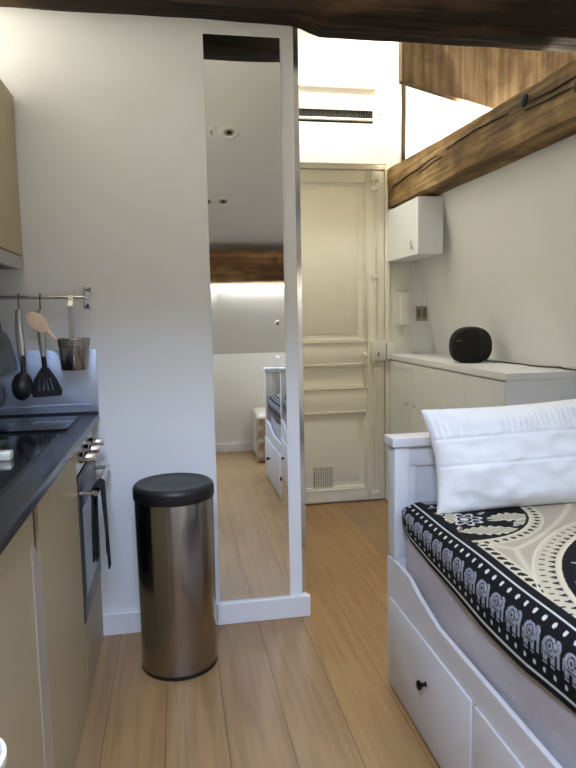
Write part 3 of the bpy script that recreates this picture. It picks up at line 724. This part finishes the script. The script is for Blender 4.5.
def end_panel(ya, yb):
    e = link('end_panel', B(X0+.050, X1-.03, ya+.014, yb-.014, .05, .80), M['bedwhite'], bd)
    for xa, xb in ((X0+.0135, X0+.052),(X1-.034, X1)): link('post', box(B(xa, xb, ya, yb, 0.0, .44, .001), xa-(.010 if xa < 1 else 0), xb, ya, yb, .439, .800, .002), M['bedwhite'], e, 30)
    link('cap', B(X0-.006, X1+.006, ya-.012, yb+.012, .800, .828, .003), M['bedwhite'], e, 30)
    bm = bmesh.new(); box(bm, X0+.052, X1-.034, ya+.006, yb-.006, .735, .800, .002); box(bm, X0+.052, X0+.080, ya+.009, yb-.009, .05, .735, .002)
    box(bm, .98, 1.04, ya+.009, yb-.009, .05, .735, .002)
    link('stile', bm, M['bedwhite'], e, 30)
    return e
end_panel(1.850, 1.912); end_panel(.12, .182)
bp_ = link('back_panel', B(X1-.025, X1-.004, .182, 1.850, .05, .79, .003), M['bedwhite'], bd, 30)
link('bed_base', B(X0+.014, X1-.026, .19, 1.845, .25, .30), M['bedwhite'], bd)
# mattress with sheet: soft box
MX0, MX1, MY0, MY1, MZ = .681, 1.46, .188, 1.842, .612
from mathutils import noise as mnoise
def soft_box(x0,x1,y0,y1,z0,z1,r,nx,ny,nz):
    bm = bmesh.new(); lo=(x0,y0,z0); hi=(x1,y1,z1); n=(nx,ny,nz); g={}
    def vert(k):
        if k not in g: g[k] = bm.verts.new([lo[a]+(hi[a]-lo[a])*k[a]/n[a] for a in range(3)])
        return g[k]
    for ax in range(3):
        a1,a2=(ax+1)%3,(ax+2)%3
        for s_ in (0,n[ax]):
            for p in range(n[a1]):
                for q in range(n[a2]):
                    idx=[]
                    for dp,dq in ((0,0),(1,0),(1,1),(0,1)):
                        v=[0,0,0]; v[ax]=s_; v[a1]=p+dp; v[a2]=q+dq; idx.append(vert(tuple(v)))
                    bm.faces.new(idx if s_ else idx[::-1])
    for v in bm.verts:
        c = Vector([min(max(v.co[a],lo[a]+r),hi[a]-r) for a in range(3)]); d = v.co-c
        if d.length > 1e-9: 
            m_ = max(abs(d.x),abs(d.y),abs(d.z)); v.co = c+d.normalized()*min(r, m_ if d.length<=r else r)
    bmesh.ops.recalc_face_normals(bm, faces=bm.faces[:]); return bm
bm = soft_box(MX0,MX1,MY0,MY1,.30,MZ,.05,40,80,24)
for v in bm.verts:
    if v.co.x < MX0+.03:
        f = mnoise.noise(Vector((0, v.co.y*3.2+v.co.z*4.0, v.co.z*2)))+.5*mnoise.noise(Vector((5, v.co.y*8, v.co.z*9)))
        v.co.x += .010*max(-.2,f)
tag(link('mattress', bm, M['sheet'], None, 180), 'mattress in a pale lilac grey sheet on the white daybed', 'mattress')

# printed bedspread ------------------------------------------------------
r_ = .052; SX = .672; TZ = .628; ZL = .500
Lside = TZ-r_-ZL; Larc = math.pi/2*r_; Ltop = 1.452-(SX+r_)
ds = np.concatenate([np.arange(0, Lside+Larc+.06, .0019), np.arange(Lside+Larc+.06, Lside+Larc+Ltop, .0028)])
vs_ = np.concatenate([np.arange(.20, .85, .010), np.arange(.85, 1.848, .0021)])
Dg, Vg = np.meshgrid(ds, vs_, indexing='ij')
def section(d):
    x = np.where(d < Lside, SX, np.where(d < Lside+Larc, SX+r_*(1-np.cos(np.clip((d-Lside)/r_,0,math.pi/2))), SX+r_+(d-Lside-Larc)))
    z = np.where(d < Lside, ZL+d, np.where(d < Lside+Larc, TZ-r_+r_*np.sin(np.clip((d-Lside)/r_,0,math.pi/2)), TZ))
    return x, z
Xg, Zg = section(Dg)
Yg = Vg.copy()
# hem line lifts toward the far end, cloth undulates
lift = np.interp(Vg, [.2,.94,1.1,1.29,1.6,1.74,1.80,1.848], [.012,.004,-.006,-.003,.018,.036,.066,.082])
wgt = np.clip(1-Dg/(Lside+Larc*.6), 0, 1); Zg = Zg+lift*wgt
Xg = Xg+.004*np.sin(Vg*9.0)*np.clip(1-Dg/.14,0,1)
Xg = Xg + np.clip((Vg-1.78)/.07,0,1)**2*.022*np.clip(1-(Dg-.02)/.2,0,1)
Zg = Zg-.035*np.clip((Vg-1.80)/.048,0,1)**2*np.clip((Dg-Lside*.6)/.06,0,1) + .0015*np.sin(Vg*17)*np.sin(Xg*15)
# --- the print
wht = np.array(lin((208,206,200))[:3]); blk = np.array(lin((22,22,24))[:3]); crm = np.array(lin((206,196,172))[:3]); gry = np.array(lin((172,160,140))[:3]); ele = np.array(lin((156,156,166))[:3])
col = np.empty(Dg.shape+(3,)); 
rnd = np.random.rand(*Dg.shape)
U = np.where(Dg > Lside+Larc, SX+r_+(Dg-Lside-Larc), SX+r_+(Dg-Lside-Larc))      # flat coordinate across
Vf = Vg
cA = (.742, 1.712); rA = .252
cB = (1.321, .963); rB = .560
dA = np.hypot(U-cA[0], Vf-cA[1])-rA; dB = np.hypot(U-cB[0], Vf-cB[1])-rB; dE = Dg-.158
streak = .5+.5*np.sin(Vf*420+3*np.sin(U*60))*np.sin(U*37)
col[:] = gry*(1+.10*(streak[...,None]-.5)+.12*(rnd[...,None]-.5))
near = np.minimum(np.minimum(dA-.036, dB-.058), dE-.030)
def mask(m, c):
    col[m] = c*(1+.08*(rnd[m][:,None]-.5))
mask(near < .003, crm*.93)
srt = np.sort(np.stack([dA-.036, dB-.058, dE-.030]), axis=0)
ridge = (srt[1]-srt[0]) 
tt = np.clip(1-ridge/.022, 0, 1)[...,None]; col = col*(1-tt*.8)+crm*tt*.8
# hooks along the border inside
ph_ = (Vf/.030) % 1; hh = dE
mask((hh > .004) & (hh < .012+.012*np.abs(np.sin(math.pi*ph_))) & (np.abs(ph_-.5) < .33) & (hh > .018*np.abs(ph_-.5)*2), blk*1.6)
mask((hh > .020) & (hh < .026) & (ph_ > .1) & (ph_ < .45), blk*3)
# medallion A in the corner with flower
ang = np.arctan2(Vf-cA[1], U-cA[0]); q = (ang/(math.pi/30)) % 1
mask((dA > .008) & (dA < .034), (crm*1.4+gry)/2.4); mask((dA > .012+.02*np.abs(q-.5)) & (dA < .014+.018*(1-2*np.abs(q-.5))) & (q>.25)&(q<.75), blk*2.2)
mask(dA < .006, crm); mask(dA < 0, blk)
fx, fy = U-.785, Vf-1.625; fr = np.hypot(fx, fy); fa = np.arctan2(fy, fx)
pet = .030+.024*np.abs(np.cos(4*fa)); mask((dA < -.01) & (fr < pet) & (fr > .020), wht); mask((dA < -.01) & (fr < pet-.010) & (fr > .024), blk); mask(fr < .012, wht)
def leaf(cx, cy, a_, ln, wd, stripes):
    ca, sa = math.cos(a_), math.sin(a_); lx = (U-cx)*ca+(Vf-cy)*sa; ly = -(U-cx)*sa+(Vf-cy)*ca
    w_ = wd*np.clip(np.sin(math.pi*np.clip(lx/ln,0,1)),0,1)*(1+.18*np.sin(lx*260)); m = (np.abs(ly) < w_) & (dA < -.008)
    mask(m, crm); mask(m & (np.sin(lx*stripes+ly*500) > .55) & (np.abs(ly) < w_*.7), blk*2.5)
leaf(.72,1.537,-.15,.18,.032,300); leaf(.845,1.615,-.05,.145,.034,280); leaf(.885,1.535,.65,.09,.014,420); leaf(.735,1.60,1.2,.10,.018,380)
for k in range(7): leaf(0.785+.062*math.cos(.5+k*.9),1.625+.062*math.sin(.5+k*.9),.5+k*.9,.034,.007,10)
# big disc B
ang = np.arctan2(Vf-cB[1], U-cB[0]); q = (ang/(math.pi/60)) % 1
mask((dB > .010) & (dB < .056), (crm+gry)*.5)
mask((dB > .014) & (dB < .030) & (np.abs(q-.5) < .30*(1-(dB-.014)/.018)), blk*2.2)
mask((dB > .036) & (dB < .048) & (np.abs(q-.3) < .10), blk*3); mask((dB > .060) & (dB < .064), crm)
mask(dB < .006, crm); mask(dB < 0, blk)
q2 = (ang/(math.pi/15)) % 1-.5
e1 = ((dB+.085)/.05)**2+(q2/.36)**2; mask((e1 < 1), wht); mask((e1 < .62) & (np.sin(dB*320) > 0.1), blk*1.5)
mask((np.abs((ang/(math.pi/15)) % 1-.02) < .03) & (dB < -.02) & (dB > -.12), wht)
e2 = ((dB+.22)/.07)**2+(q2/.40)**2; mask((e2 < 1), crm); mask((e2 < .6), blk)
# border strip
b = Dg; far = 1.848-Vf; bd_ = np.minimum(b, np.where(b > .158, far+.03, 9.))
bb = bd_; m0 = bb < .158
mask(m0, blk)
along = np.where(b <= bd_+1e-9, Vf, U)
mask((bb > .013) & (bb < .0175), wht*.9)
pz = (along/.033) % 1-.5
mask(((bb-.034)/.0055)**2+(pz*.033/.0046)**2 < 1, wht*.85); mask(((bb-.121)/.0063)**2+(pz*.033/.0050)**2 < 1, wht)
mask((bb > .1355) & (bb < .1402), wht*.9)
pe = ((along/.066) % 1-.5)*.066; eh = bb-.048             # elephant frame: pe along, eh upward 0..0.062
body = ((pe-.004)/.0215)**2+((eh-.036)/.0185)**2 < 1
head = ((pe+.0175)/.0115)**2+((eh-.042)/.0135)**2 < 1
trunk = (np.abs(pe+.0255+.06*(.02-eh)*0) < .0042) & (eh > .008) & (eh < .040)
legs = ((np.abs(pe+.008) < .0062) | (np.abs(pe-.0155) < .0068)) & (eh > .0) & (eh < .03)
tail = (np.abs(pe-.0265) < .0016) & (eh > .014) & (eh < .036)
E_ = m0 & (body | head | trunk | legs | tail); mask(E_, ele)
rr = np.hypot(pe-.005, eh-.038)
mask(m0 & body & (((rr > .0085) & (rr < .0115)) | ((rr < .004))), blk*3); mask(m0 & head & (np.hypot(pe+.012, eh-.043) > .0062) & (np.hypot(pe+.012, eh-.043) < .0085), blk*4)
mask(m0 & legs & (np.abs(eh-.006) < .0014), blk*3); mask(m0 & body & (np.abs(eh-.021) < .0015), blk*3)
mask(E_ & (rnd > .86), ele*.55)
n1_, n2_ = Dg.shape
co = np.stack([Xg, Yg, Zg], -1).reshape(-1,3)
idx = np.arange(n1_*n2_).reshape(n1_, n2_)
fc = np.stack([idx[:-1,:-1], idx[:-1,1:], idx[1:,1:], idx[1:,:-1]], -1).reshape(-1,4)
me = bpy.data.meshes.new('bedspread'); me.vertices.add(len(co)); me.vertices.foreach_set('co', co.ravel())
me.loops.add(fc.size); me.loops.foreach_set('vertex_index', fc.ravel().astype(np.int32))
me.polygons.add(len(fc)); me.polygons.foreach_set('loop_start', np.arange(0, fc.size, 4, dtype=np.int32)); me.polygons.foreach_set('loop_total', np.full(len(fc), 4, np.int32))
me.polygons.foreach_set('use_smooth', np.ones(len(fc), bool)); me.update(calc_edges=True); me.validate()
at = me.color_attributes.new('print', 'FLOAT_COLOR', 'POINT')
at.data.foreach_set('color', np.concatenate([np.clip(col,0,1).reshape(-1,3), np.ones((len(co),1))], 1).astype(np.float32).ravel())
me.materials.append(M['cover'])
bs = bpy.data.objects.new('bedspread', me); C.objects.link(bs)
s = bs.modifiers.new('thick','SOLIDIFY'); s.thickness = .004; s.offset = -1
tag(bs, 'black and cream printed bedspread with an elephant border on the daybed', 'bedspread')

# pillows ------------------------------------------------------------------
def pillow(name, TL, TR, BL, BR, thick, label, nrm, rib=True):
    TL,TR,BL,BR,nrm = map(Vector,(TL,TR,BL,BR,nrm)); nrm.normalize(); n = 110; m_ = 90; bm = bmesh.new(); G = {}
    for s_ in (1,-1):
        for i in range(n+1):
            for j in range(m_+1):
                u, v = i/n, j/m_; a, b_ = 2*u-1, 2*v-1
                edge = i in (0,n) or j in (0,m_)
                if s_ == -1 and edge: G[(s_,i,j)] = G[(1,i,j)]; continue
                h = thick*((1-abs(a)**3.0)**.55)*((1-abs(b_)**2.6)**.6)
                # sides pulled in slightly between the corners
                uu = u-(.035*math.sin(math.pi*v))*a*abs(a)**3; vv = v-(.03*math.sin(math.pi*u))*b_*abs(b_)**3
                p = (TL*(1-uu)+TR*uu)*(1-vv)+(BL*(1-uu)+BR*uu)*vv
                w = .010*mnoise.noise(Vector((u*5, v*4, s_*2)))+.006*mnoise.noise(Vector((u*13, v*9, 3+s_)))
                w *= min(1, 6*(1-abs(a)))*min(1, 6*(1-abs(b_)))
                if rib and s_ == 1:
                    if v < .30: w += .0026*math.sin(u*2*math.pi*75)
                    for sv in (.30,.55): w -= .004*math.exp(-((v-sv)/.012)**2)
                    if v > .55: w += .0006*math.sin(u*2*math.pi*50)*math.sin(v*2*math.pi*40)
                G[(s_,i,j)] = bm.verts.new(p+nrm*(s_*h+w))
        for i in range(n):
            for j in range(m_):
                q = [G[(s_,i,j)],G[(s_,i+1,j)],G[(s_,i+1,j+1)],G[(s_,i,j+1)]]
                bm.faces.new(q if s_ == -1 else q[::-1])
    bmesh.ops.recalc_face_normals(bm, faces=bm.faces[:])
    return tag(link(name, bm, M['pillow'], None, 180), label, 'pillow')
pillow('pillow', (.706,1.755,.928),(1.36,1.765,.950),(.730,1.690,.624),(1.36,1.690,.624), .066, 'large white ribbed pillow leaning on the head end of the daybed', (0,-1,.25))

pillow('pillow', (.715,.262,.925),(1.30,.262,.925),(.745,.345,.632),(1.30,.345,.632), .055, 'white pillow at the near end of the daybed, glimpsed in the mirror', (0,1,.25), False)

# ottoman (in the mirror)
ot = thing('ottoman', 'cream and beige quilted ottoman seen in the mirror beside the back wall', 'ottoman', (1.0,-.53,0))
link('seat', soft_box(.655,1.25,-.79,-.345,.0,.40,.04,16,16,16), M['ottocream'], ot, 60)
bm = soft_box(.640,1.24,-.335,-.27,.01,.385,.02,40,4,30)
for v in bm.verts:
    if v.co.y > -.29: v.co.y += .012*abs(math.sin((v.co.x+v.co.z)*28))*abs(math.sin((v.co.x-v.co.z)*28))
for v in bm.verts: v.co.y -= .009
link('quilted_front', bm, M['ottobeige'], ot, 60)

# recessed spotlights in the sloping ceiling
slope_a = math.atan(.44)
def spot(x, y, z, tilt, r, label):
    t = thing('recessed_spotlight', label, 'spotlight', (x,y,z), 'recessed spotlights')
    rot = Matrix.Translation((x,y,z)) @ Matrix.Rotation(tilt,4,'X')
    for nm, prof, mt in (('trim_ring', [(r*.50,.0),(r*.55,-.006),(r*.9,-.006),(r,-.001),(r,.002)], M['plasticwhite']), ('lens', [(0,-.002),(r*.3,-.003),(r*.50,-.001),(r*.5,.002)], M['spotglass'])):
        bm = lathe(bmesh.new(), prof, (0,0,0), 32)
        for v in bm.verts: v.co = rot @ v.co
        link(nm, bm, mt, t, 40)
    bm = lathe(bmesh.new(), [(0,-.0045),(r*.22,-.0045),(r*.26,-.003)], (0,0,0), 20)
    for v in bm.verts: v.co = rot @ v.co
    link('bulb', bm, M['bronze'], t, 40)
spot(.378,.811,zs(.811),slope_a,.068,'recessed white spotlight in the mirror, upper one on the sloping ceiling')
spot(.383,.139,zs(.139),slope_a,.064,'recessed white spotlight in the mirror, nearer the reddish back beam')
spot(.905,-.70,.885+(.815-.70)*(1.6-.885)/.315, math.atan2(.715,.315),.035,'small spotlight low on the steep slope, seen in the mirror above the pillow')

# ------------------------------------------------------------------ lights the room has, plus an added strip on the dark beam
def led(name, label, x0,x1,y0,y1,z, power, col, size_x, size_y):
    o = tag(link(name, B(x0,x1,y0,y1,z,z+.008), M['led']), label, 'led strip')
    l = bpy.data.lights.new(name+'_light','AREA'); l.shape = 'RECTANGLE'; l.size = size_x; l.size_y = size_y; l.energy = power; l.color = col
    lo = bpy.data.objects.new(name+'_light', l); lo.location = ((x0+x1)/2,(y0+y1)/2,z+.012); lo.rotation_euler = (R(180),0,0)
    C.objects.link(lo); lo.parent = o; lo.matrix_parent_inverse = Matrix.Identity(4); return lo
WARM = (1.0,.95,.79)
led('led_strip', 'warm light strip lying on the ledge behind the right-hand beam', 1.56,1.60,2.80,3.85,1.892, 50, WARM, .05, 1.0)
led('led_strip', 'warm light strip lying on top of the taupe wall cabinet', -.80,-.76,.6,2.3,1.987, 14, WARM, .05, 1.7)
led('led_strip', 'added warm light strip, unseen on top of the dark beam, brightening the sloping ceiling', -.3,1.2,2.235,2.275,2.515, 7, WARM, 1.4, .04)  # unseen strip, added to brighten the sloping ceiling near the beam
us = led('led_strip', 'light strip under the reddish beam across the back of the room', .36,2.0,-.545,-.53,1.478, 7, (1,.96,.88), 1.6, .03)
us.location.z = 1.472; us.rotation_euler = (0,0,0)
cl = thing('ceiling_light', 'round flush ceiling light over the entrance passage, hidden by the dark beam', 'ceiling light', (.95,3.35,CEIL))
link('base', lathe(bmesh.new(), [(0,0),(.15,0),(.15,-.02),(.14,-.024),(0,-.024)], (.95,3.35,CEIL), 40), M['plasticwhite'], cl, 40)
link('diffuser', lathe(bmesh.new(), [(.138,-.024),(.13,-.05),(.09,-.068),(0,-.075)], (.95,3.35,CEIL), 40), M['led'], cl, 60)
l = bpy.data.lights.new('passage','AREA'); l.shape = 'DISK'; l.size = .28; l.energy = 10; l.color = (1,.985,.86)
lo = bpy.data.objects.new('passage', l); lo.location = (.95,3.35,CEIL-.08); C.objects.link(lo)
for (a, b), en in zip(WINS, (46, 13)):
    l = bpy.data.lights.new('daylight','AREA'); l.shape = 'RECTANGLE'; l.size = b-a-.09; l.size_y = .68; l.energy = en; l.color = (.54,.69,1.0)
    lo = bpy.data.objects.new('daylight', l); ym_ = (WY0+WY1)/2; lo.location = ((a+b)/2, ym_-.05, zs(ym_-.05)+.135); lo.rotation_euler = (slope_a,0,0); C.objects.link(lo)
wd = bpy.data.worlds.new('outside'); bpy.context.scene.world = wd; wd.use_nodes = True
wd.node_tree.nodes['Background'].inputs[0].default_value = (.55,.72,1,1); wd.node_tree.nodes['Background'].inputs[1].default_value = 1.0

# ------------------------------------------------------------------ camera
cam = bpy.data.cameras.new('camera'); co_ = bpy.data.objects.new('camera', cam); C.objects.link(co_)
ya_, pi_, ro_ = .175305, .106444, .019038
fw = Vector((math.sin(ya_)*math.cos(pi_), math.cos(ya_)*math.cos(pi_), -math.sin(pi_)))
rt = Vector((math.cos(ya_), -math.sin(ya_), 0)); dn = fw.cross(rt)
c_, s_ = math.cos(ro_), math.sin(ro_)
rt, dn = rt*c_+dn*s_, dn*c_-rt*s_
mt = Matrix((rt, -dn, -fw)).transposed().to_4x4(); mt.translation = (0,0,H); co_.matrix_world = mt
cam.sensor_fit = 'VERTICAL'; cam.sensor_height = 36; cam.lens = 36*634.64/768; cam.clip_start = .02
S = bpy.context.scene; S.camera = co_
S.view_settings.view_transform = 'Standard'; S.view_settings.look = 'None'; S.view_settings.gamma = 1; S.view_settings.use_curve_mapping = False
S.view_settings.exposure = .30
S.cycles.max_bounces = 14; S.cycles.diffuse_bounces = 9; S.cycles.glossy_bounces = 6; S.cycles.sample_clamp_indirect = 6
